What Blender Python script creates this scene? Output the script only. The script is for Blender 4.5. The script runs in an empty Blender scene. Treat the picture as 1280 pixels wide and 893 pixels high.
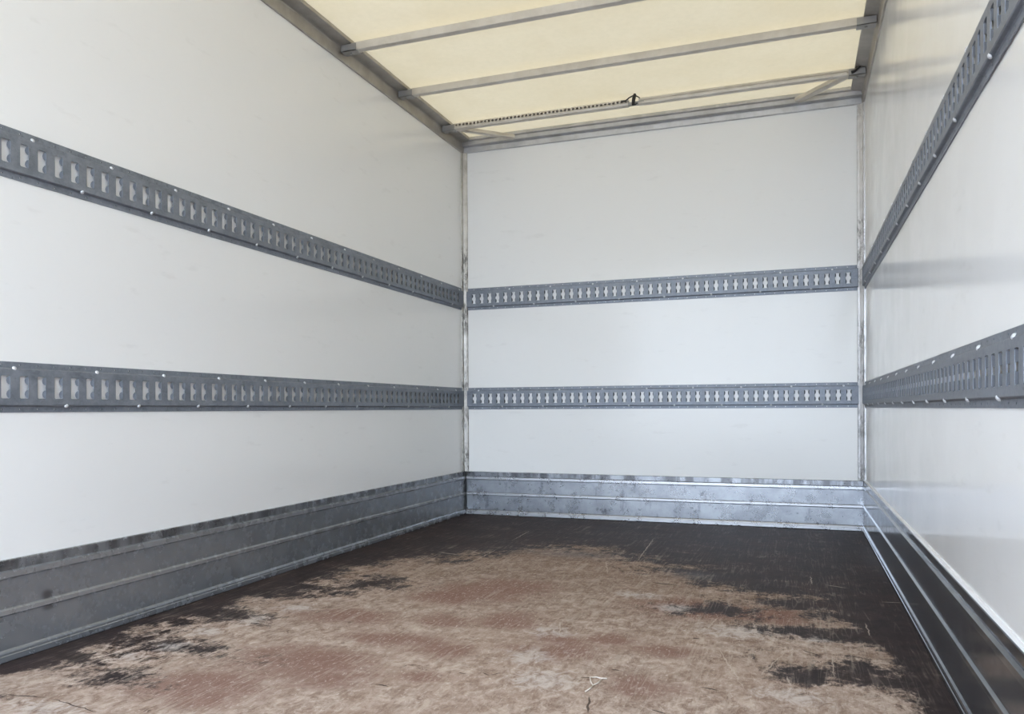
import bpy, bmesh, math, random
from mathutils import Matrix, Vector

random.seed(7)
S = bpy.context.scene
C = S.collection

# ------------------------------------------------------------------ camera, light, exposure
XL, XR, YB, YF = -2.0812, 0.3688, 4.8183, -1.30     # inner faces of the side walls, of the bulkhead; rear edge
ZC = 2.40                                           # lower edge of the roof cornice
cam = bpy.data.objects.new('camera', bpy.data.cameras.new('camera'))
C.objects.link(cam)
S.camera = cam
cam.data.sensor_width = 36.0
cam.data.lens = 36.0 * 980.14 / 1280.0
cam.data.shift_y = (514.8 - 446.5) / 1280.0
cam.data.clip_start = 0.02
yaw, pitch, roll = -0.3466, -0.0037, -0.005
fwd = Vector((math.sin(yaw) * math.cos(pitch), math.cos(yaw) * math.cos(pitch), math.sin(pitch)))
rgt = Vector((math.cos(yaw), -math.sin(yaw), 0))
upv = rgt.cross(fwd)
r2 = math.cos(roll) * rgt + math.sin(roll) * upv
u2 = -math.sin(roll) * rgt + math.cos(roll) * upv
cam.matrix_world = Matrix(((r2.x, u2.x, -fwd.x, 0), (r2.y, u2.y, -fwd.y, 0), (r2.z, u2.z, -fwd.z, 0.6993), (0, 0, 0, 1)))

w = bpy.data.worlds.new('sky')
S.world = w
w.use_nodes = True
nt = w.node_tree
bg = nt.nodes['Background']
tc = nt.nodes.new('ShaderNodeTexCoord')
sx = nt.nodes.new('ShaderNodeSeparateXYZ')
rp = nt.nodes.new('ShaderNodeValToRGB')
nt.links.new(tc.outputs['Generated'], sx.inputs[0])
nt.links.new(sx.outputs['Z'], rp.inputs[0])
nt.links.new(rp.outputs[0], bg.inputs[0])
rp.color_ramp.elements[0].color = (0.75, 0.86, 1.0, 1)
rp.color_ramp.elements[1].color = (0.56, 0.73, 1.0, 1)
bg.inputs[1].default_value = 9.0

sun = bpy.data.objects.new('sun', bpy.data.lights.new('sun', 'SUN'))
C.objects.link(sun)
sun.data.energy = 10.0
sun.data.angle = math.radians(0.6)
sun.data.color = (1.0, 0.90, 0.76)
sun.rotation_euler = Vector((0.45, -0.55, -1.0)).to_track_quat('-Z', 'Y').to_euler()

S.view_settings.view_transform = 'Standard'
S.view_settings.look = 'None'
S.view_settings.gamma = 1
S.view_settings.use_curve_mapping = False
S.view_settings.exposure = 0.29

# ------------------------------------------------------------------ node helpers
class NT:
    def __init__(s, name):
        s.m = bpy.data.materials.new(name)
        s.m.use_nodes = True
        s.t = s.m.node_tree
        s.p = s.t.nodes['Principled BSDF']
        s.out = s.t.nodes['Material Output']
        s.co = s.t.nodes.new('ShaderNodeTexCoord').outputs['Object']
        s.world = None

    def n(s, typ, **kw):
        x = s.t.nodes.new(typ)
        for k, v in kw.items():
            setattr(x, k, v)
        return x

    def l(s, a, b):
        if isinstance(a, (int, float)):
            b.default_value = a
        elif isinstance(a, tuple):
            b.default_value = a if len(a) == 4 or b.type == 'VECTOR' else (*a, 1)
        else:
            s.t.links.new(a, b)

    def pos(s):
        if s.world is None:
            s.world = s.n('ShaderNodeNewGeometry').outputs['Position']
        return s.world

    def noise(s, scale, detail=4, rough=.55, vec=None, stretch=None, dist=0):
        v = vec or s.pos()
        if stretch:
            mp = s.n('ShaderNodeMapping')
            s.l(v, mp.inputs[0])
            mp.inputs['Scale'].default_value = stretch
            v = mp.outputs[0]
        x = s.n('ShaderNodeTexNoise')
        s.l(v, x.inputs['Vector'])
        x.inputs['Scale'].default_value = scale
        x.inputs['Detail'].default_value = detail
        x.inputs['Roughness'].default_value = rough
        x.inputs['Distortion'].default_value = dist
        return x.outputs[0]

    def math(s, op, a, b=0.0, c=0.0, clamp=False):
        x = s.n('ShaderNodeMath', operation=op, use_clamp=clamp)
        s.l(a, x.inputs[0])
        s.l(b, x.inputs[1])
        s.l(c, x.inputs[2])
        return x.outputs[0]

    def ramp(s, v, a, b, lo=0.0, hi=1.0):
        x = s.n('ShaderNodeMapRange', interpolation_type='SMOOTHSTEP')
        s.l(v, x.inputs[0])
        x.inputs[1].default_value = a
        x.inputs[2].default_value = b
        x.inputs[3].default_value = lo
        x.inputs[4].default_value = hi
        return x.outputs[0]

    def mix(s, f, a, b):
        x = s.n('ShaderNodeMix', data_type='RGBA')
        s.l(f, x.inputs[0])
        s.l(a, x.inputs[6])
        s.l(b, x.inputs[7])
        return x.outputs[2]

    def z(s):
        x = s.n('ShaderNodeSeparateXYZ')
        s.l(s.pos(), x.inputs[0])
        return x.outputs[2]

    def band(s, zz, a, b, soft=.002):
        return s.math('MULTIPLY', s.ramp(zz, a - soft, a + soft), s.ramp(zz, b - soft, b + soft, 1, 0))

    def bump(s, h, strength=.2, dist=.002):
        x = s.n('ShaderNodeBump')
        x.inputs['Strength'].default_value = strength
        x.inputs['Distance'].default_value = dist
        s.l(h, x.inputs['Height'])
        s.t.links.new(x.outputs[0], s.p.inputs['Normal'])

    def set(s, color=None, rough=None, metal=None, spec=None):
        if color is not None: s.l(color, s.p.inputs['Base Color'])
        if rough is not None: s.l(rough, s.p.inputs['Roughness'])
        if metal is not None: s.l(metal, s.p.inputs['Metallic'])
        if spec is not None: s.l(spec, s.p.inputs['Specular IOR Level'])
        return s.m

# white gelcoat wall
def wall_mat(name, spec):
    k = NT(name)
    soft = k.noise(1.3, 3)
    scuff = k.ramp(k.noise(7, 6, .6, stretch=(1, 1, 3.5)), .60, .74)
    fine = k.ramp(k.noise(30, 5, .7, stretch=(.35, .35, 2)), .66, .74)
    c = k.mix(soft, (.865, .862, .85), (.89, .888, .88))
    c = k.mix(k.math('MULTIPLY', scuff, .16), c, (.62, .61, .59))
    c = k.mix(k.math('MULTIPLY', fine, .10), c, (.55, .55, .55))
    r = k.ramp(k.noise(3, 5), .3, .75, .10, .19)
    k.bump(k.noise(2.6, 2), .10, .01)
    return k.set(c, r, 0.0, spec)

# galvanised steel
def galv_mat():
    k = NT('galvanised_steel')
    sp = k.n('ShaderNodeTexVoronoi')
    k.l(k.pos(), sp.inputs['Vector'])
    sp.inputs['Scale'].default_value = 130
    g = k.noise(18, 5, .65)
    c = k.mix(k.ramp(g, .3, .7), (.155, .172, .205), (.255, .278, .32))
    bw = k.n('ShaderNodeRGBToBW')
    k.l(sp.outputs['Color'], bw.inputs[0])
    c = k.mix(k.math('MULTIPLY', bw.outputs[0], .35), c, (.33, .355, .40))
    c = k.mix(k.math('MULTIPLY', k.ramp(k.noise(45, 5, .7), .62, .72), .5), c, (.07, .075, .08))
    return k.set(c, k.ramp(g, .3, .7, .42, .6), .45, .4)

# side and bulkhead kick plates: brushed, dented aluminium; the ribs and their lower edges are lighter
def kick_mat(name, a, b, rib, dirt, metal, rg, foot):
    k = NT(name)
    zz = k.z()
    g = k.noise(9, 6, .65)
    streak = k.noise(16, 6, .7, stretch=(1.2, 1.2, .35))
    c = k.mix(k.ramp(g, .3, .7), a, b)
    if metal < .6:     # the one black dent low on the left plate
        for py, pz, ry, rz in ((1.700, .160, .024, .020), (1.705, .122, .026, .012)):
            mp = k.n('ShaderNodeMapping', vector_type='TEXTURE')
            k.l(k.pos(), mp.inputs[0])
            mp.inputs['Location'].default_value = (0, py, pz)
            mp.inputs['Scale'].default_value = (1e6, ry, rz)
            ln = k.n('ShaderNodeVectorMath', operation='LENGTH')
            k.l(mp.outputs[0], ln.inputs[0])
            c = k.mix(k.ramp(ln.outputs['Value'], .3, 1.1, .75, 0), c, (.05, .05, .055))
    spots = k.ramp(k.noise(11, 5, .62), .60, .68)
    c = k.mix(k.math('MULTIPLY', spots, dirt), c, (.05, .055, .07))
    c = k.mix(k.math('MULTIPLY', k.ramp(streak, .55, .68), dirt * .8), c, (.09, .095, .12))
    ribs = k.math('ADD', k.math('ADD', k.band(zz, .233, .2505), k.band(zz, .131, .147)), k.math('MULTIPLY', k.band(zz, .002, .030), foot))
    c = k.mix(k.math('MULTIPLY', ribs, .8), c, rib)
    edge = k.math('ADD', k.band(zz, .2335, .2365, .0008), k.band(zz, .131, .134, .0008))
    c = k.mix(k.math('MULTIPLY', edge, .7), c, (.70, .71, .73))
    top = k.band(zz, .2545, .2825, .001)
    grime = k.ramp(k.noise(13, 4, .6, stretch=(1, 1, .3)), .42, .60)
    c = k.mix(k.math('MULTIPLY', top, k.math('MULTIPLY', grime, .8)), c, (.09, .09, .095))
    c = k.mix(k.math('MULTIPLY', k.ramp(k.noise(60, 4, .7), .70, .78), .35 if foot else .12), c, (.62, .64, .68))
    r = k.ramp(k.noise(14, 5, .7), .3, .75, rg - .06, rg + .08)
    k.bump(k.noise(6, 2), .03, .004)
    return k.set(c, r, metal, .5)

# cornice, corner posts, roof bars
def alu_mat(name, a, b, stain=.0, rough=.42, metal=.6):
    k = NT(name)
    g = k.noise(12, 5, .6)
    c = k.mix(k.ramp(g, .35, .65), a, b)
    if stain:
        st = k.ramp(k.noise(55, 6, .75, stretch=(1, 1, .35)), .42, .62)
        zone = k.ramp(k.noise(3.1, 2, .5, stretch=(.1, .1, 1)), .44, .60)
        c = k.mix(k.math('MULTIPLY', k.math('MULTIPLY', st, zone), stain), c, (.06, .055, .05))
    return k.set(c, rough, metal, .5)

# translucent cream fibreglass roof sheet
def roof_mat():
    k = NT('translucent_fibreglass_roof')
    g = k.noise(2.2, 4, .6)
    f = k.noise(34, 5, .75)
    c = k.mix(k.ramp(g, .3, .7), (.77, .65, .44), (.83, .72, .52))
    c = k.mix(k.math('MULTIPLY', k.ramp(f, .35, .7), .28), c, (.66, .57, .38))
    c = k.mix(k.math('MULTIPLY', k.ramp(k.noise(5, 6, .7, stretch=(1, 2.5, 1)), .62, .72), .35), c, (.66, .58, .44))
    d = k.n('ShaderNodeBsdfDiffuse')
    t = k.n('ShaderNodeBsdfTranslucent')
    k.l(k.mix(.35, c, (.70, .66, .58)), d.inputs[0])
    k.l(k.mix(.35, c, (.90, .70, .38)), t.inputs[0])
    m = k.n('ShaderNodeMixShader')
    m.inputs[0].default_value = .056
    k.t.links.new(d.outputs[0], m.inputs[1])
    k.t.links.new(t.outputs[0], m.inputs[2])
    k.t.links.new(m.outputs[0], k.out.inputs[0])
    return k.m

def plain(name, col, rough=.5, metal=0.0):
    k = NT(name)
    g = k.noise(25, 4)
    d = tuple(v * .8 for v in col)
    return k.set(k.mix(g, d, col), rough, metal, .5)

LIGHT_SCR = [(-1.387, 3.167, -1.399, 3.686, 3), (-1.415, 3.908, -1.431, 4.277, 3), (-0.678, 3.497, -0.719, 4.3, 3),
    (-0.223, 2.386, -0.11, 1.98, 2.2), (-0.11, 1.98, -0.086, 1.867, 2), (-0.097, 2.103, -0.022, 2.398, 2),
    (0.21, 2.782, 0.214, 2.596, 3), (0.057, 3.477, 0.06, 3.291, 3), (-0.825, 3.547, -0.737, 3.211, 2.5),
    (-0.735, 2.491, -0.678, 2.299, 3), (0.283, 3.085, 0.362, 3.099, 4), (-0.024, 2.161, -0.01, 2.072, 3),
    (-0.27, 2.502, -0.24, 2.712, 2.5), (-0.082, 2.566, -0.011, 2.501, 2.5), (0.097, 2.415, 0.09, 2.168, 2),
    (-1.658, 3.484, -1.486, 3.431, 5), (0.104, 3.321, 0.189, 3.277, 5), (-0.9, 2.2, -0.93, 2.05, 2)]
DARK_SCR = [(-0.229, 2.003, -0.177, 1.991, 4), (-0.468, 2.061, -0.439, 2.057, 5), (-0.474, 1.86, -0.45, 1.741, 3.5),
    (-0.847, 1.903, -0.812, 1.902, 3), (-0.781, 1.926, -0.755, 1.908, 2.5), (-0.755, 1.908, -0.735, 1.944, 2.5),
    (-1.013, 1.756, -0.961, 1.75, 4), (-0.32, 1.816, -0.276, 1.801, 4), (-0.558, 3.144, -0.421, 3.115, 7),
    (-0.527, 1.968, -0.490, 1.985, 4), (-0.295, 2.422, -0.273, 2.42, 5), (-1.851, 1.389, -1.714, 1.409, 3),
    (-1.714, 1.409, -1.501, 1.377, 2.5), (-0.327, 3.176, -0.114, 3.119, 6), (0.011, 2.409, 0.073, 2.354, 4)]

def floor_mat():
    k = NT('worn_phenolic_plywood')
    P = k.pos()
    at = k.n('ShaderNodeAttribute', attribute_name='wear_and_sheen')
    sp = k.n('ShaderNodeSeparateColor')
    k.l(at.outputs['Color'], sp.inputs[0])
    W_, RD, WH = sp.outputs[0], sp.outputs[1], sp.outputs[2]
    SH = at.outputs['Alpha']
    n1 = k.noise(5.0, 8, .68, stretch=(1.0, 1.5, 1), dist=.4)
    n2 = k.noise(26, 8, .75, stretch=(1.1, .75, 1), dist=.6)
    n3 = k.noise(95, 6, .8, stretch=(1.1, .5, 1), dist=.8)
    v = k.math('ADD', W_, k.math('MULTIPLY', k.math('SUBTRACT', n1, .5), 1.7))
    v = k.math('ADD', v, k.math('MULTIPLY', k.math('SUBTRACT', n2, .5), 1.5))
    v = k.math('ADD', v, k.math('MULTIPLY', k.math('SUBTRACT', n3, .5), .8))
    worn = k.ramp(v, .30, .72)
    # film
    film = k.mix(k.ramp(n2, .35, .65), (.030, .023, .023), (.052, .040, .040))
    film = k.mix(k.math('MULTIPLY', k.ramp(n1, .4, .7), .5), film, (.075, .048, .043))
    # wood
    wood = k.mix(k.ramp(n2, .38, .64), (.28, .195, .15), (.56, .445, .37))
    wood = k.mix(k.math('MULTIPLY', k.ramp(k.noise(1.7, 4, .6), .40, .62), .45), wood, (.37, .265, .205))
    n4 = k.noise(11, 8, .72, stretch=(1, 1, 1), dist=.8)
    wood = k.mix(k.ramp(n4, .50, .66, 0, .6), wood, (.22, .15, .115))
    wood = k.mix(k.ramp(n4, .36, .46, .5, 0), wood, (.58, .48, .40))
    yy = k.n('ShaderNodeSeparateXYZ')
    k.l(P, yy.inputs[0])
    back = k.math('MULTIPLY', k.ramp(yy.outputs[1], 2.0, 3.3), k.ramp(k.noise(6, 6, .65, stretch=(1, 1.6, 1)), .30, .58, .35, 1))
    wood = k.mix(k.math('MULTIPLY', back, .62), wood, (.185, .125, .092))
    redn = k.math('ADD', k.math('ADD', RD, k.math('MULTIPLY', k.math('SUBTRACT', n1, .5), 1.5)), k.math('MULTIPLY', k.math('SUBTRACT', n2, .5), 1.2))
    wood = k.mix(k.ramp(redn, .35, 1.0, 0, .85), wood, (.225, .125, .098))
    # fibres, flecks
    fib = k.ramp(n3, .54, .66)
    wood = k.mix(k.math('MULTIPLY', fib, .6), wood, (.70, .60, .52))
    drk = k.ramp(n3, .34, .45, 1, 0)
    wood = k.mix(k.math('MULTIPLY', drk, .5), wood, (.15, .105, .085))
    c = k.mix(worn, film, wood)
    wht = k.math('ADD', WH, k.math('MULTIPLY', k.math('SUBTRACT', n2, .5), 3.0))
    c = k.mix(k.ramp(wht, .45, 1.25, 0, .62), c, (.60, .54, .50))
    # pale specks on the film
    spk = k.ramp(k.noise(48, 5, .7, stretch=(1, 2.2, 1)), .665, .72)
    c = k.mix(k.math('MULTIPLY', spk, .55), c, (.33, .25, .20))
    # long hairline scratches running every way
    for ang, sc, th in ((.25, 7, .020), (1.35, 6, .016), (-.9, 6, .016), (.8, 9, .016), (-.3, 10, .018)):
        mp = k.n('ShaderNodeMapping')
        k.l(P, mp.inputs[0])
        mp.inputs['Rotation'].default_value = (0, 0, ang)
        mp.inputs['Scale'].default_value = (1, .05, 1)
        nn = k.n('ShaderNodeTexNoise')
        k.l(mp.outputs[0], nn.inputs['Vector'])
        nn.inputs['Scale'].default_value = sc * 4
        nn.inputs['Detail'].default_value = 1
        hair = k.ramp(k.math('ABSOLUTE', k.math('SUBTRACT', nn.outputs[0], .5)), 0, th, 1, 0)
        gate = k.ramp(k.noise(5 + ang, 3), .44, .62)
        c = k.mix(k.math('MULTIPLY', k.math('MULTIPLY', hair, gate), k.ramp(v, -.1, .6, .07, .30)), c, (.54, .45, .37))
    # individual scratches and gouges
    wob = k.n('ShaderNodeVectorMath', operation='MULTIPLY_ADD')
    nz = k.n('ShaderNodeTexNoise')
    k.l(P, nz.inputs['Vector'])
    nz.inputs['Scale'].default_value = 30
    k.l(nz.outputs['Color'], wob.inputs[0])
    wob.inputs[1].default_value = (.016, .016, 0)
    k.l(P, wob.inputs[2])
    Q = wob.outputs[0]
    def seg(x0, y0, x1, y1, wd):
        x0 += .008; x1 += .008; y0 += .008; y1 += .008
        L = math.hypot(x1 - x0, y1 - y0)
        mp = k.n('ShaderNodeMapping', vector_type='TEXTURE')
        k.l(Q, mp.inputs[0])
        mp.inputs['Location'].default_value = ((x0 + x1) / 2, (y0 + y1) / 2, 0)
        mp.inputs['Rotation'].default_value = (0, 0, math.atan2(y1 - y0, x1 - x0))
        mp.inputs['Scale'].default_value = (L / 2, wd * .001, 1e6)
        ln = k.n('ShaderNodeVectorMath', operation='LENGTH')
        k.l(mp.outputs[0], ln.inputs[0])
        return k.ramp(ln.outputs['Value'], .6, 1.0, 1, 0)
    def union(lst):
        acc = None
        for s_ in lst:
            v_ = seg(*s_)
            acc = v_ if acc is None else k.math('MAXIMUM', acc, v_)
        return acc
    c = k.mix(k.math('MULTIPLY', union(LIGHT_SCR), .6), c, (.55, .46, .38))
    c = k.mix(k.math('MULTIPLY', union(DARK_SCR), .85), c, (.05, .035, .028))
    # bluish sheen of reflected wall, painted into the colour in patches
    c = k.mix(k.math('MULTIPLY', SH, .5), c, (.13, .125, .14))
    rough = k.math('ADD', k.ramp(worn, 0, 1, .50, .88), k.math('MULTIPLY', n2, .12))
    h = k.math('ADD', k.math('MULTIPLY', n3, .5), k.math('MULTIPLY', n2, .6))
    k.bump(h, .35, .003)
    return k.set(c, rough, 0.0, .06)

M_WALL = wall_mat('white_gelcoat_side', .55)
M_WALLB = wall_mat('white_gelcoat_end', .25)
M_GALV = galv_mat()
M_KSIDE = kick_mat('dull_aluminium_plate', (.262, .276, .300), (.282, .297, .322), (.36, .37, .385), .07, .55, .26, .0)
M_KRIGHT = kick_mat('darkened_aluminium_plate', (.15, .155, .17), (.19, .20, .22), (.24, .25, .26), .07, .8, .17, .0)  # same aluminium, base darkened to paint in the dark floor it mirrors
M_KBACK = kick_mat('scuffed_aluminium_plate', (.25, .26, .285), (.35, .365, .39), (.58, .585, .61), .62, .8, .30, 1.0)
M_CORN = alu_mat('weathered_aluminium_cornice', (.37, .345, .31), (.44, .415, .38))
M_HEAD = alu_mat('pale_aluminium_header', (.50, .50, .51), (.60, .60, .62), .25)
M_POST = alu_mat('stained_aluminium_post', (.46, .44, .41), (.60, .585, .56), .85)
M_POSTR = alu_mat('pale_aluminium_post', (.60, .60, .61), (.72, .72, .74), .7)
M_BAR = alu_mat('aluminium_bar', (.60, .56, .50), (.68, .64, .58), .0, .45, .2)
M_ROOF = roof_mat()
M_FLOOR = floor_mat()
M_SCREW = plain('zinc_screw', (.74, .76, .80), .3, .35)
M_BLACK = plain('matt_black', (.018, .018, .020), .55)
M_LIP = plain('punched_lip_steel', (.105, .115, .135), .55, .3)
M_BRASSY = plain('dull_bracket', (.42, .415, .41), .45, .6)
M_OUT = plain('outer_skin', (.7, .7, .7), .5)
M_ASPH = plain('pale_concrete', (.20, .195, .19), .9)
M_STRING = plain('pale_string', (.74, .66, .58), .8)
M_WHITE = plain('white_strip', (.93, .935, .95), .35)  # for the added strips that stand in for light

# ------------------------------------------------------------------ mesh helpers
def link(name, bm, mat, parent=None, smooth=False, mtx=None):
    me = bpy.data.meshes.new(name)
    if mtx is not None:
        bm.transform(mtx)
    bmesh.ops.recalc_face_normals(bm, faces=bm.faces) if len(bm.faces) < 4000 else None
    bm.to_mesh(me)
    bm.free()
    me.materials.append(mat)
    if smooth:
        for p in me.polygons: p.use_smooth = True
    o = bpy.data.objects.new(name, me)
    C.objects.link(o)
    if parent: o.parent = parent
    return o

def struct(o):
    o['kind'] = 'structure'
    return o

def tag(o, label, cat, group=None):
    o['label'] = label
    o['category'] = cat
    if group: o['group'] = group
    return o

def box(bm, x0, x1, y0, y1, z0, z1):
    v = [bm.verts.new((x, y, z)) for x in (x0, x1) for y in (y0, y1) for z in (z0, z1)]
    for f in ((0, 1, 3, 2), (4, 6, 7, 5), (0, 4, 5, 1), (2, 3, 7, 6), (0, 2, 6, 4), (1, 5, 7, 3)):
        bm.faces.new([v[i] for i in f])

def extrude(bm, prof, x0, x1, closed=True):
    """profile of (out, z) swept along local x; out = local +y"""
    a = [bm.verts.new((x0, u, z)) for u, z in prof]
    b = [bm.verts.new((x1, u, z)) for u, z in prof]
    n = len(prof)
    for i in range(n if closed else n - 1):
        j = (i + 1) % n
        bm.faces.new((a[i], a[j], b[j], b[i]))
    if closed:
        bm.faces.new(a)
        bm.faces.new(b[::-1])

def tube(bm, pts, r, seg=8):
    pts = [Vector(p) for p in pts]
    rings = []
    for i, p in enumerate(pts):
        d = (pts[min(i + 1, len(pts) - 1)] - pts[max(i - 1, 0)]).normalized()
        a = d.orthogonal().normalized() if not rings else (rings[-1][1] - d * rings[-1][1].dot(d)).normalized()
        b = d.cross(a)
        rr = r[i] if isinstance(r, (list, tuple)) else r
        rings.append(([bm.verts.new(p + a * math.cos(t) * rr + b * math.sin(t) * rr) for t in [2 * math.pi * k / seg for k in range(seg)]], a))
    for (A, _), (B, _) in zip(rings, rings[1:]):
        for i in range(seg):
            j = (i + 1) % seg
            bm.faces.new((A[i], A[j], B[j], B[i]))
    bm.faces.new(rings[0][0][::-1])
    bm.faces.new(rings[-1][0])

# frames: local x along the wall, local y out of the wall into the body, local z up
def frame(side):
    if side == 'left':   # x -> world +y, y(out) -> world +x
        return Matrix(((0, 1, 0, XL), (1, 0, 0, 0), (0, 0, 1, 0), (0, 0, 0, 1)))
    if side == 'right':
        return Matrix(((0, -1, 0, XR), (1, 0, 0, 0), (0, 0, 1, 0), (0, 0, 0, 1)))
    return Matrix(((1, 0, 0, 0), (0, -1, 0, YB), (0, 0, 1, 0), (0, 0, 0, 1)))

# ------------------------------------------------------------------ body shell
bm = bmesh.new(); box(bm, XL - .03, XL, YF, YB + .03, -.12, 2.52); struct(link('wall_left', bm, M_WALL))
bm = bmesh.new(); box(bm, XR, XR + .03, YF, YB + .03, -.12, 2.52); struct(link('wall_right', bm, M_WALL))
bm = bmesh.new(); box(bm, XL, XR, YB, YB + .03, -.12, 2.52); struct(link('wall_back', bm, M_WALLB))

bm = bmesh.new()
vs = [bm.verts.new(p) for p in ((XL, YF, 2.492), (XR, YF, 2.492), (XR, YB, 2.492), (XL, YB, 2.492))]
bm.faces.new(vs)
struct(link('ceiling', bm, M_ROOF))

bm = bmesh.new()
vs = [bm.verts.new(p) for p in ((-60, -60, -1.1), (60, -60, -1.1), (60, 60, -1.1), (-60, 60, -1.1))]
bm.faces.new(vs)
struct(link('ground', bm, M_ASPH))

# floor: thick plywood deck whose top carries a wear map
BOUND = [(-2.09, 2.2), (-1.95, 2.55), (-1.82, 3.0), (-1.711, 3.18), (-1.501, 3.30), (-1.334, 3.46), (-1.158, 3.72), (-0.934, 3.72),
         (-0.688, 3.50), (-0.504, 3.42), (-0.294, 3.327), (-0.131, 3.20), (0.071, 3.16), (0.20, 3.12), (0.38, 2.9)]
DARK = [(-1.87, 1.86, 0.27, 0.10), (-1.69, 1.55, 0.13, 0.06), (-1.81, 2.18, 0.22, 0.13), (-1.79, 2.55, 0.17, 0.13),
        (-1.95, 2.19, 0.18, 0.18), (-1.98, 1.63, 0.14, 0.06), (0.13, 2.59, 0.15, 0.08), (0.26, 2.88, 0.16, 0.11),
        (-0.11, 3.30, 0.22, 0.10), (0.17, 2.22, 0.11, 0.09), (0.03, 2.15, 0.07, 0.09), (-1.60, 2.76, 0.13, 0.11),
        (-0.27, 2.78, 0.15, 0.08), (-1.78, 1.38, 0.1, 0.03), (0.1, 2.95, .2, .06)]
RED = [(-1.28, 1.83, 0.19, 0.12), (-1.41, 1.59, 0.16, 0.10), (-1.23, 2.68, 0.12, 0.10), (-1.07, 2.87, 0.16, 0.11), (-1.13, 2.12, 0.15, 0.07),
       (-1.09, 2.37, 0.08, 0.06), (-0.88, 2.44, 0.09, 0.08), (-0.94, 2.06, 0.06, 0.06), (-0.92, 1.85, 0.06, 0.04), (-0.66, 2.16, 0.11, 0.07),
       (-0.67, 2.28, 0.07, 0.05), (-0.36, 2.26, 0.08, 0.05), (-0.36, 2.78, 0.17, 0.11), (-0.37, 1.95, 0.08, 0.06), (-1.14, 2.77, 0.18, 0.13),
       (-1.44, 2.30, 0.16, 0.08), (-0.09, 2.76, 0.11, 0.09), (-0.53, 2.32, 0.07, 0.05)]
TAN = [(-1.39, 2.32, 0.30, 0.15), (-1.73, 1.42, 0.16, 0.10), (-2.0, 1.97, 0.10, 0.05), (-1.61, 2.02, 0.16, 0.08), (-0.69, 1.9, 0.21, 0.18),
       (-0.08, 1.99, 0.15, 0.08), (0.08, 2.06, 0.06, 0.06), (0.24, 2.37, 0.04, 0.10), (0.17, 2.5, .1, .05)]
WHITE = [(-1.74, 1.84, 0.05, 0.05), (-1.78, 1.72, 0.06, 0.03), (-1.75, 2.0, 0.05, 0.05), (-1.69, 2.16, 0.05, 0.06), (-1.66, 2.34, 0.06, 0.05),
         (-0.72, 2.35, 0.06, 0.06), (-0.71, 2.10, 0.07, 0.07), (-0.61, 1.93, 0.09, 0.08), (0.06, 2.52, 0.04, 0.03), (-0.01, 2.01, 0.09, 0.05),
         (-0.18, 2.53, 0.12, 0.07), (-1.66, 1.36, 0.10, 0.04), (-0.41, 2.77, 0.06, 0.06), (-0.55, 2.91, 0.09, 0.05)]
SHEEN = [(0.36, 3.95, 0.05, 0.29), (-1.0, 3.63, 0.18, 0.08), (-0.41, 3.33, 0.08, 0.07)]

def gs(lst, x, y, p=1.0):
    t = 0.0
    for cx, cy, rx, ry in lst:
        d = ((x - cx) / rx) ** 2 + ((y - cy) / ry) ** 2
        if d < 9: t = max(t, math.exp(-d * .7 * p))
    return t

def yb_at(x):
    for (x0, y0), (x1, y1) in zip(BOUND, BOUND[1:]):
        if x <= x1: return y0 + (y1 - y0) * max(0, (x - x0)) / (x1 - x0)
    return BOUND[-1][1]

def sig(t): return 1 / (1 + math.exp(-max(-30, min(30, t))))

bm = bmesh.new()
NX, NY = 123, 306
grid = []
cols = []
for j in range(NY + 1):
    y = YF + (YB - YF) * j / NY
    row = []
    for i in range(NX + 1):
        x = XL + (XR - XL) * i / NX
        row.append(bm.verts.new((x, y, 0)))
        wv = 1.02 * sig((yb_at(x) - y) / .12) - .02
        wv -= .16 * sig((x + .15) / .12) * sig((y - 1.7) / .2)
        far = max(0, min(1, (y - yb_at(x)) / .5))
        wv = wv + .22 * (1 - far) * (1 - sig((yb_at(x) - y) / .055))
        wv *= sig((x - (XL + .085 + .03 * math.sin(y * 9))) / .022)
        edge = XR - (.075 if y < 2.35 else .12 + .10 * min(1, (y - 2.35)))
        wv *= sig((edge - x) / .02)
        wv -= .70 * gs(DARK, x, y, .55)
        wv += .35 * gs(TAN, x, y)
        cols.append((max(0, min(1, wv)), gs(RED, x, y, .5), gs(WHITE, x, y, .6), gs(SHEEN, x, y)))
    grid.append(row)
for j in range(NY):
    for i in range(NX):
        bm.faces.new((grid[j][i], grid[j][i + 1], grid[j + 1][i + 1], grid[j + 1][i]))
nv = len(bm.verts)
box(bm, XL, XR, YF, YB, -.12, -.002)
fl = link('floor', bm, M_FLOOR)
ca = fl.data.color_attributes.new('wear_and_sheen', 'FLOAT_COLOR', 'POINT')
for i, cc in enumerate(cols): ca.data[i].color = cc
struct(fl)

# ------------------------------------------------------------------ kick plates along the foot of the walls
KP = [(.0006, .2835), (.007, .2835), (.009, .281), (.009, .254), (.017, .250), (.017, .236), (.011, .230), (.011, .149), (.017, .144), (.017, .133),
      (.011, .127), (.011, .034), (.016, .030), (.018, .026), (.018, .020), (.020, .018), (.020, .004), (.018, .001), (.0006, .001)]
def kick(side, x0, x1, mat):
    b = bmesh.new()
    extrude(b, KP, x0, x1)
    return link('kick_plate', b, mat, mtx=frame(side))
G = 'ribbed metal kick plates along the foot of the walls'
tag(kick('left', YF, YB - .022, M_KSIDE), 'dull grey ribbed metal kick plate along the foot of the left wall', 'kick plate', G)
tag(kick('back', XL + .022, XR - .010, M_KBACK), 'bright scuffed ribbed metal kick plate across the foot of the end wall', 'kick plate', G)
tag(kick('right', YF, YB - .022, M_KRIGHT), 'glossy ribbed metal kick plate along the foot of the right wall, darkened by painted reflection', 'kick plate', G)

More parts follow.
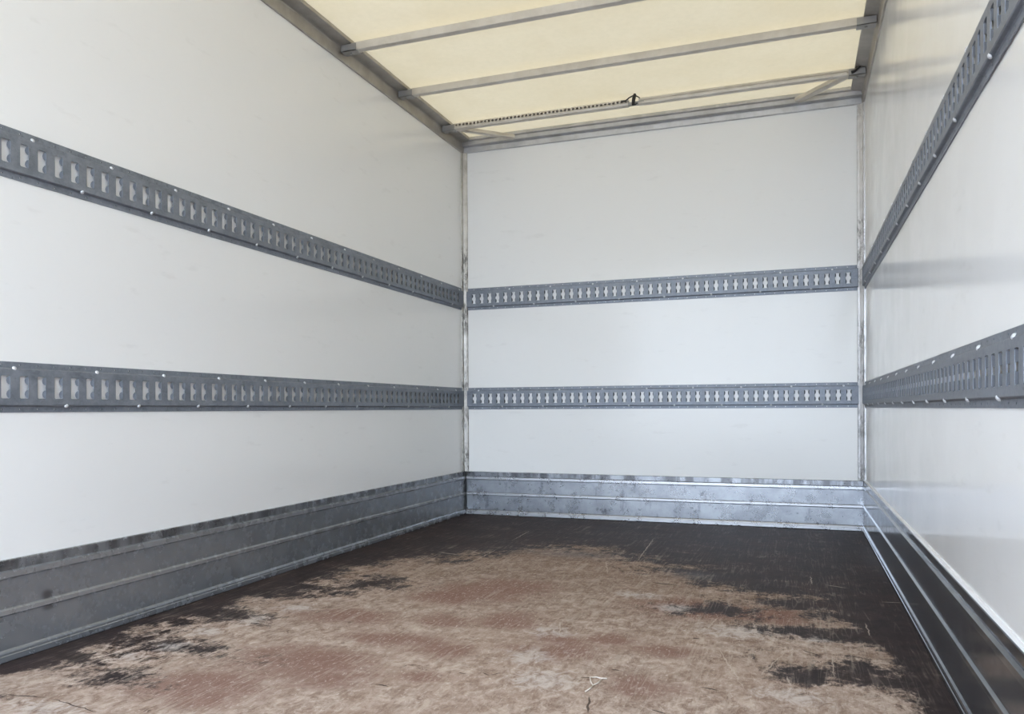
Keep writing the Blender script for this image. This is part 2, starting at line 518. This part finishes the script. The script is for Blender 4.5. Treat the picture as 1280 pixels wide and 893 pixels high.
# black strips standing in for the shaded gaps in the two floor corners
for n, x0, x1 in ((1, XL + .006, XL + .021), (2, XR - .010, XR - .003)):
    b = bmesh.new(); box(b, x0, x1, YB - .0225, YB - .004, .0, .284); struct(link('trim_%d' % n, b, M_BLACK))
# white strip standing in for the lit top edge of the right kick plate
b = bmesh.new(); extrude(b, [(0, .284), (.008, .284), (.006, .2885), (0, .290)], YF, YB - .045)
struct(link('trim_3', b, M_WHITE, mtx=frame('right')))

# ------------------------------------------------------------------ corner posts
def post(n, s, w_back, w_side, mat):
    b = bmesh.new()
    x0 = XL if s > 0 else XR
    pr = [(0, 0), (w_back, 0), (w_back, .004), (w_back - .003, .007), (w_side + .008, .010), (w_side * .8, .016), (.010, w_side), (.008, .034), (.005, .036), (0, .036)]
    lo = [b.verts.new((x0 + s * p, YB - q, .284)) for p, q in pr]
    hi = [b.verts.new((x0 + s * p, YB - q, ZC)) for p, q in pr]
    for i in range(len(pr)):
        j = (i + 1) % len(pr)
        b.faces.new((lo[i], lo[j], hi[j], hi[i]))
    b.faces.new(lo); b.faces.new(hi[::-1])
    struct(link('trim_%d' % n, b, mat))
post(4, 1, .034, .018, M_POST)
post(5, -1, .038, .018, M_POSTR)

# ------------------------------------------------------------------ cornice round the roof
CP = [(0, ZC), (.008, ZC), (.010, ZC + .004), (.013, ZC + .050), (.016, ZC + .056), (.010, ZC + .060), (.018, ZC + .064),
      (.066, ZC + .070), (.070, ZC + .072), (.070, ZC + .082), (.066, ZC + .092), (0, ZC + .092)]
HP = [(0, ZC), (.010, ZC), (.012, ZC + .003), (.013, ZC + .032), (.010, ZC + .036), (.018, ZC + .039), (.030, ZC + .041), (.034, ZC + .045),
      (.036, ZC + .068), (.046, ZC + .071), (.048, ZC + .074), (.048, ZC + .082), (.044, ZC + .092), (0, ZC + .092)]
def cornice(n, side, prof, x0, x1, mat):
    b = bmesh.new(); extrude(b, prof, x0, x1); struct(link('trim_%d' % n, b, mat, mtx=frame(side)))
cornice(6, 'left', CP, YF, YB - .001, M_CORN)
cornice(7, 'right', CP, YF, YB - .001, M_CORN)
cornice(8, 'back', HP, XL + .012, XR - .012, M_HEAD)

# ------------------------------------------------------------------ roof bars
Z0 = ZC + .034
def bracket(parent, x0, x1, y, inv):
    b = bmesh.new()
    box(b, x0, x1, y - .006, y + .044, Z0 - .004, Z0 - .001)
    box(b, x0, x1, y - .006, y - .003, Z0 - .004, Z0 + .030)
    box(b, x0, x1, y + .041, y + .044, Z0 - .004, Z0 + .030)
    xm = (x0 + x1) / 2
    bmesh.ops.create_cone(b, cap_ends=True, segments=6, radius1=.007, radius2=.006, depth=.006, matrix=Matrix.Translation((xm, y + .019, Z0 - .007)))
    link('bracket', b, M_BRASSY, parent, mtx=inv)

def roof_bar(y, label):
    e = bpy.data.objects.new('roof_bar', None); C.objects.link(e)
    e.location = (XL, y, Z0)
    e.empty_display_size = .1
    inv = Matrix.Translation((-XL, -y, -Z0))
    pr = [(y + .002, Z0), (y + .033, Z0), (y + .035, Z0 + .002), (y + .035, Z0 + .036), (y, Z0 + .036), (y, Z0 + .002)]
    b = bmesh.new()
    extrude(b, pr, XL + .072, XR - .072)
    link('bar', b, M_BAR, e, mtx=inv)
    for x0, x1 in ((XL + .018, XL + .10), (XR - .10, XR - .018)):
        bracket(e, x0, x1, y, inv)
    return tag(e, label, 'roof bar', 'aluminium bars across the roof')
roof_bar(3.305, 'plain metal roof bar nearest the camera, its right end leaving the frame')
roof_bar(3.890, 'plain metal roof bar, the middle of the three long bars under the roof')

# rear bar: perforated half and grooved half
def cell_face(bm, x0, x1, z0, z1, poly, y0, y1):
    """plate cell (x0..x1, z0..z1) facing +y at y1 with a hole 'poly' (ccw list incl. alignment with 8 rim points), wall back to y0"""
    cx, cz = sum(p[0] for p in poly) / len(poly), sum(p[1] for p in poly) / len(poly)
    rim = []
    for px, pz in poly:
        dx, dz = px - cx, pz - cz
        t = min((x1 - cx) / dx if dx > 1e-9 else ((x0 - cx) / dx if dx < -1e-9 else 1e9),
                (z1 - cz) / dz if dz > 1e-9 else ((z0 - cz) / dz if dz < -1e-9 else 1e9))
        rim.append((cx + dx * t, cz + dz * t))
    # snap: insert corners
    outer = []
    inner = []
    n = len(poly)
    corners = [(x1, z1), (x0, z1), (x0, z0), (x1, z0)]
    import_ang = lambda p: math.atan2(p[1] - cz, p[0] - cx) % (2 * math.pi)
    vin = [bm.verts.new((p[0], y1, p[1])) for p in poly]
    vback = [bm.verts.new((p[0], y0, p[1])) for p in poly]
    vout = [bm.verts.new((p[0], y1, p[1])) for p in rim]
    cv = [(import_ang(c), bm.verts.new((c[0], y1, c[1]))) for c in corners]
    for i in range(n):
        j = (i + 1) % n
        a0, a1 = import_ang(rim[i]), import_ang(rim[j])
        if a1 <= a0: a1 += 2 * math.pi
        mids = sorted([(a if a > a0 else a + 2 * math.pi, v) for a, v in cv if a0 + 1e-6 < (a if a > a0 else a + 2 * math.pi) < a1 - 1e-6], key=lambda q: q[0])
        bm.faces.new([vin[i], vout[i]] + [m[1] for m in mids] + [vout[j], vin[j]])
        bm.faces.new((vin[j], vback[j], vback[i], vin[i]))

def ngon(cx, cz, r, n=8):
    return [(cx + r * math.cos(2 * math.pi * (k + .5) / n), cz + r * math.sin(2 * math.pi * (k + .5) / n)) for k in range(n)]

yb3 = 4.462
eb = bpy.data.objects.new('roof_bar', None); C.objects.link(eb); eb.location = (XL, yb3, Z0)
inv = Matrix.Translation((-XL, -yb3, -Z0))
XM = -.865
b = bmesh.new()
# perforated tube; its front face looks to -y
nh = 46
xa, xb = XL + .075, XM - .03
for i in range(nh):
    x0 = xa + (xb - xa) * i / nh
    x1 = xa + (xb - xa) * (i + 1) / nh
    tmp = len(b.verts)
    cell_face(b, x0, x1, Z0 + .012, Z0 + .034, ngon((x0 + x1) / 2, Z0 + .023, .0080), -(yb3 + .004), -yb3)
for v in b.verts: v.co.y = -v.co.y
extrude(b, [(yb3, Z0 + .012), (yb3 + .002, Z0 + .004), (yb3 + .008, Z0), (yb3 + .030, Z0), (yb3 + .034, Z0 + .004), (yb3 + .034, Z0 + .038), (yb3 + .004, Z0 + .038), (yb3, Z0 + .034)], xa, xb, closed=False)
link('perforated_tube', b, M_BAR, eb, mtx=inv)['label'] = 'tube with a row of small holes'
b = bmesh.new()
extrude(b, [(yb3 + .001, Z0 + .004), (yb3 + .006, Z0), (yb3 + .030, Z0), (yb3 + .034, Z0 + .005), (yb3 + .034, Z0 + .036), (yb3 + .004, Z0 + .036), (yb3, Z0 + .032),
            (yb3, Z0 + .024), (yb3 + .006, Z0 + .022), (yb3 + .006, Z0 + .014), (yb3, Z0 + .012)], XM + .03, XR - .075)
link('grooved_tube', b, M_BAR, eb, mtx=inv)['label'] = 'tube with a long groove'
b = bmesh.new()
extrude(b, [(yb3 + .004, Z0 + .004), (yb3 + .028, Z0 + .004), (yb3 + .028, Z0 + .020), (yb3 + .004, Z0 + .020)], XM - .06, XM + .06)
link('joining_piece', b, M_BRASSY, eb, mtx=inv)
for x0, x1 in ((XL + .018, XL + .10), (XR - .10, XR - .018)):
    bracket(eb, x0, x1, yb3, inv)
tag(eb, 'two-piece roof bar next to the end wall, left half perforated, right half grooved', 'roof bar', 'aluminium bars across the roof')

# black wire clip at the joint of that bar
b = bmesh.new()
yc = yb3 - .010
tube(b, [(XM + .012, yc, Z0 + .056), (XM + .008, yc - .004, Z0 + .040), (XM + .004, yc - .006, Z0 + .015), (XM, yc, Z0 - .006)], [.008, .0105, .010, .007], 10)
tube(b, [(XM + .010, yc, Z0 + .052), (XM - .022, yc, Z0 + .040), (XM - .042, yc, Z0 + .026), (XM - .068, yc, Z0 + .026)], [.0045, .004, .004, .005])
tube(b, [(XM + .012, yc, Z0 + .050), (XM + .030, yc, Z0 + .038), (XM + .040, yc, Z0 + .030)], [.004, .003, .003])
tube(b, [(XM, yc, Z0 + .006), (XM + .014, yc - .004, Z0 - .004), (XM + .026, yc - .002, Z0 + .003)], [.005, .005, .004])
tag(link('wire_clip', b, M_BLACK, smooth=True), 'small black wire clip hooked over the joint in the middle of a roof bar', 'clip')
b = bmesh.new()
tube(b, [(XR - .088, yb3 - .010, Z0 + .010), (XR - .072, yb3 - .012, Z0 + .014), (XR - .050, yb3 - .012, Z0 + .030), (XR - .030, yb3 - .010, Z0 + .046)], [.009, .007, .0045, .0045])
tag(link('latch', b, M_BLACK, smooth=True), 'tiny black latch at the right end of the roof bar nearest the end wall', 'latch')

# corner braces
def brace(p0, p1, wd, label):
    b = bmesh.new()
    p0, p1 = Vector(p0), Vector(p1)
    d = (p1 - p0); L = d.length; d.normalize()
    n = Vector((-d.y, d.x, 0))
    prof = [(-wd / 2, 0), (wd / 2, 0), (wd / 2, .018), (wd / 2 - .003, .022), (-wd / 2 + .003, .022), (-wd / 2, .018)]
    A = [b.verts.new(p0 + n * q + Vector((0, 0, z))) for q, z in prof]
    B = [b.verts.new(p1 + n * q + Vector((0, 0, z))) for q, z in prof]
    for i in range(6):
        j = (i + 1) % 6
        b.faces.new((A[i], A[j], B[j], B[i]))
    b.faces.new(A); b.faces.new(B[::-1])
    return tag(link('corner_brace', b, M_BAR), label, 'brace', 'short diagonal braces in the roof corners')
brace((XL + .085, 4.475, ZC + .040), (-1.70, YB - .055, ZC + .040), .038, 'short diagonal metal brace in the left far corner of the roof')
brace((XR - .085, 4.475, ZC + .040), (.02, YB - .055, ZC + .040), .045, 'short diagonal metal brace in the right far corner of the roof')

# ------------------------------------------------------------------ perforated cargo rails
RH = .1435
WO = .0155        # web stands this far off the wall
def rail_mesh(x0, x1, s0, pitch, n):
    b = bmesh.new()
    zb0, zb1 = .0215, .1215
    th = .0028
    first, last = s0 - pitch / 2, s0 + (n - .5) * pitch
    for i in range(n):
        cx = s0 + i * pitch
        a0, a1 = cx - pitch / 2, cx + pitch / 2
        hw, z0, z1, c = .0135, .0395, .1035, .0025
        poly = [(cx + hw, .0715), (cx + hw, z1 - c), (cx + hw - c, z1), (cx - hw + c, z1), (cx - hw, z1 - c), (cx - hw, .0715), (cx - hw, z0 + c), (cx - hw + c, z0), (cx + hw - c, z0), (cx + hw, z0 + c)]
        cell_face(b, a0, a1, zb0, zb1, poly, WO - th, WO)
        # four bent-in half-round lips
        for sx_ in (-1, 1):
            for zc in (.0522, .0908):
                R, arc = .0126, []
                for k in range(7):
                    t = -math.pi / 2 + math.pi * k / 6
                    q = R * math.cos(t)
                    arc.append((cx + sx_ * (hw - q * .46), WO - .0012 - q * .56, zc + R * math.sin(t)))
                vf = [b.verts.new(p) for p in arc]
                vb_ = [b.verts.new((p[0] + sx_ * .0018, p[1] - .001, p[2])) for p in arc]
                b.faces.new(vf).material_index = 1; b.faces.new(vb_[::-1]).material_index = 1
                for k in range(6):
                    b.faces.new((vf[k], vf[k + 1], vb_[k + 1], vb_[k])).material_index = 1
        for zz0, zz1, zc in ((0, .0165, .0090), (.1265, RH, .1350)):
            cell_face(b, a0, a1, zz0, zz1, ngon(cx - .004, zc, .0026, 6), .0006, .0035)
    for e0, e1 in ((x0, first), (last, x1)):
        if e1 - e0 > .0005:
            for pr in ([(WO, zb0), (WO, zb1)], [(.0035, 0), (.0035, .0165)], [(.0035, .1265), (.0035, RH)]):
                extrude(b, pr, e0, e1, closed=False)
    for pr in ([(.0035, .0165), (.0055, .0185), (WO - .002, .0195), (WO, zb0)], [(WO, zb1), (WO - .002, .1235), (.0055, .1245), (.0035, .1265)],
               [(.0, 0), (.0035, 0)], [(.0035, RH), (.0, RH)]):
        extrude(b, pr, x0, x1, closed=False)
    for e in (x0, x1):
        v = [b.verts.new((e, u, z)) for u, z in ((0, 0), (.0035, 0), (.0035, .0165), (WO, zb0), (WO, zb1), (.0035, .1265), (.0035, RH), (0, RH))]
        b.faces.new(v)
    return b

def screw_mesh():
    b = bmesh.new()
    rings = []
    for k, (r, h) in enumerate(((.0064, 0), (.0064, .0010), (.0051, .0031), (.0028, .0044))):
        rings.append([b.verts.new((r * math.cos(t), h, r * math.sin(t))) for t in [2 * math.pi * i / 10 for i in range(10)]])
    for A, B in zip(rings, rings[1:]):
        for i in range(10):
            j = (i + 1) % 10
            b.faces.new((A[i], A[j], B[j], B[i]))
    b.faces.new(rings[-1]); b.faces.new(rings[0][::-1])
    me = bpy.data.meshes.new('screw')
    bmesh.ops.recalc_face_normals(b, faces=b.faces)
    b.to_mesh(me); b.free()
    me.materials.append(M_SCREW)
    return me
SCREW = screw_mesh()

def cargo_rail(side, zb, x0, x1, s0, pitch, n, top_ph, bot_ph, label, lo=1.5, jog=0.0):
    b = rail_mesh(x0, x1, s0, pitch, n)
    e = link('cargo_rail', b, M_GALV)
    e.data.materials.append(M_LIP)
    b = bmesh.new()
    extrude(b, [(.0004, .030), (.0052, .030), (.0052, .113), (.0004, .113)], x0 + .004, x1 - .004)
    link('slot_brightener', b, M_WHITE, e)['label'] = 'white strip added behind the slots to brighten them'  # made-up strip, added so the slots look brighter
    F = frame(side)
    m = F @ Matrix.Translation((0, jog, zb))
    e.matrix_world = m
    for ph, zz in ((top_ph, .1245), (bot_ph, .0190)):
        k = ph
        while s0 + k * pitch < x1 - .01:
            xx = s0 + k * pitch
            if xx > x0 + .01 and (side == 'back' or xx > lo):
                s = bpy.data.objects.new('screw', SCREW)
                C.objects.link(s)
                s.parent = e
                s.location = (xx, .0122, zz)
                s.rotation_euler = (math.radians(28 if zz > .1 else -28), 0, 0)
            k += 5
    return tag(e, label, 'cargo rail', 'perforated steel cargo rails on the walls')

ZLO, ZUP = .6956, 1.3560
P = .0556
cargo_rail('left', ZUP, YF, YB - .036, 1.580 - 26 * P, P, 83, 26 + 1.5 - 30 + 5, 26 + 4.5 - 30 + 5, 'upper perforated grey steel cargo rail on the left wall')
cargo_rail('left', ZLO, YF, YB - .036, 1.574 - 26 * P, P, 83, 26 + .5 - 30 + 5, 26 + 3.5 - 30 + 5, 'lower perforated grey steel cargo rail on the left wall')
cargo_rail('right', ZUP, 1.830, YB - .036, 1.872, P, 52, 1.5, 4.0, 'upper perforated grey steel cargo rail running along the right wall to the corner')
cargo_rail('right', ZUP - .002, YF, 1.828, 1.816 - 30 * P, P, 31, .5, 3.5, 'short run of upper cargo rail cut by the top right corner of the photo', jog=.0015)
cargo_rail('right', ZLO, YF, YB - .036, 1.543 - 25 * P, P, 83, .5, 2.5, 'lower perforated grey steel cargo rail on the right wall')
cargo_rail('back', ZUP, XL + .030, XR - .034, -2.000, .0557, 42, 4.5, 2.5, 'upper perforated grey steel cargo rail on the end wall')
cargo_rail('back', ZLO, XL + .030, XR - .034, -1.998, .0557, 42, .5, 3.5, 'lower perforated grey steel cargo rail on the end wall')

# ------------------------------------------------------------------ scrap of string on the floor
b = bmesh.new()
pts = [(-.458, 1.979), (-.474, 1.973), (-.487, 1.982), (-.501, 1.971), (-.492, 1.942), (-.480, 1.917), (-.473, 1.940), (-.468, 1.968)]
tube(b, [(x, y, .0028 + .001 * (i % 2)) for i, (x, y) in enumerate(pts)], .0019, 6)
tube(b, [(-.480, 1.917, .0028), (-.482, 1.895, .003), (-.488, 1.872, .0026)], .0019, 6)
tag(link('string', b, M_STRING, smooth=True), 'short pale loop of string lying on the worn floor near the bottom edge', 'string')
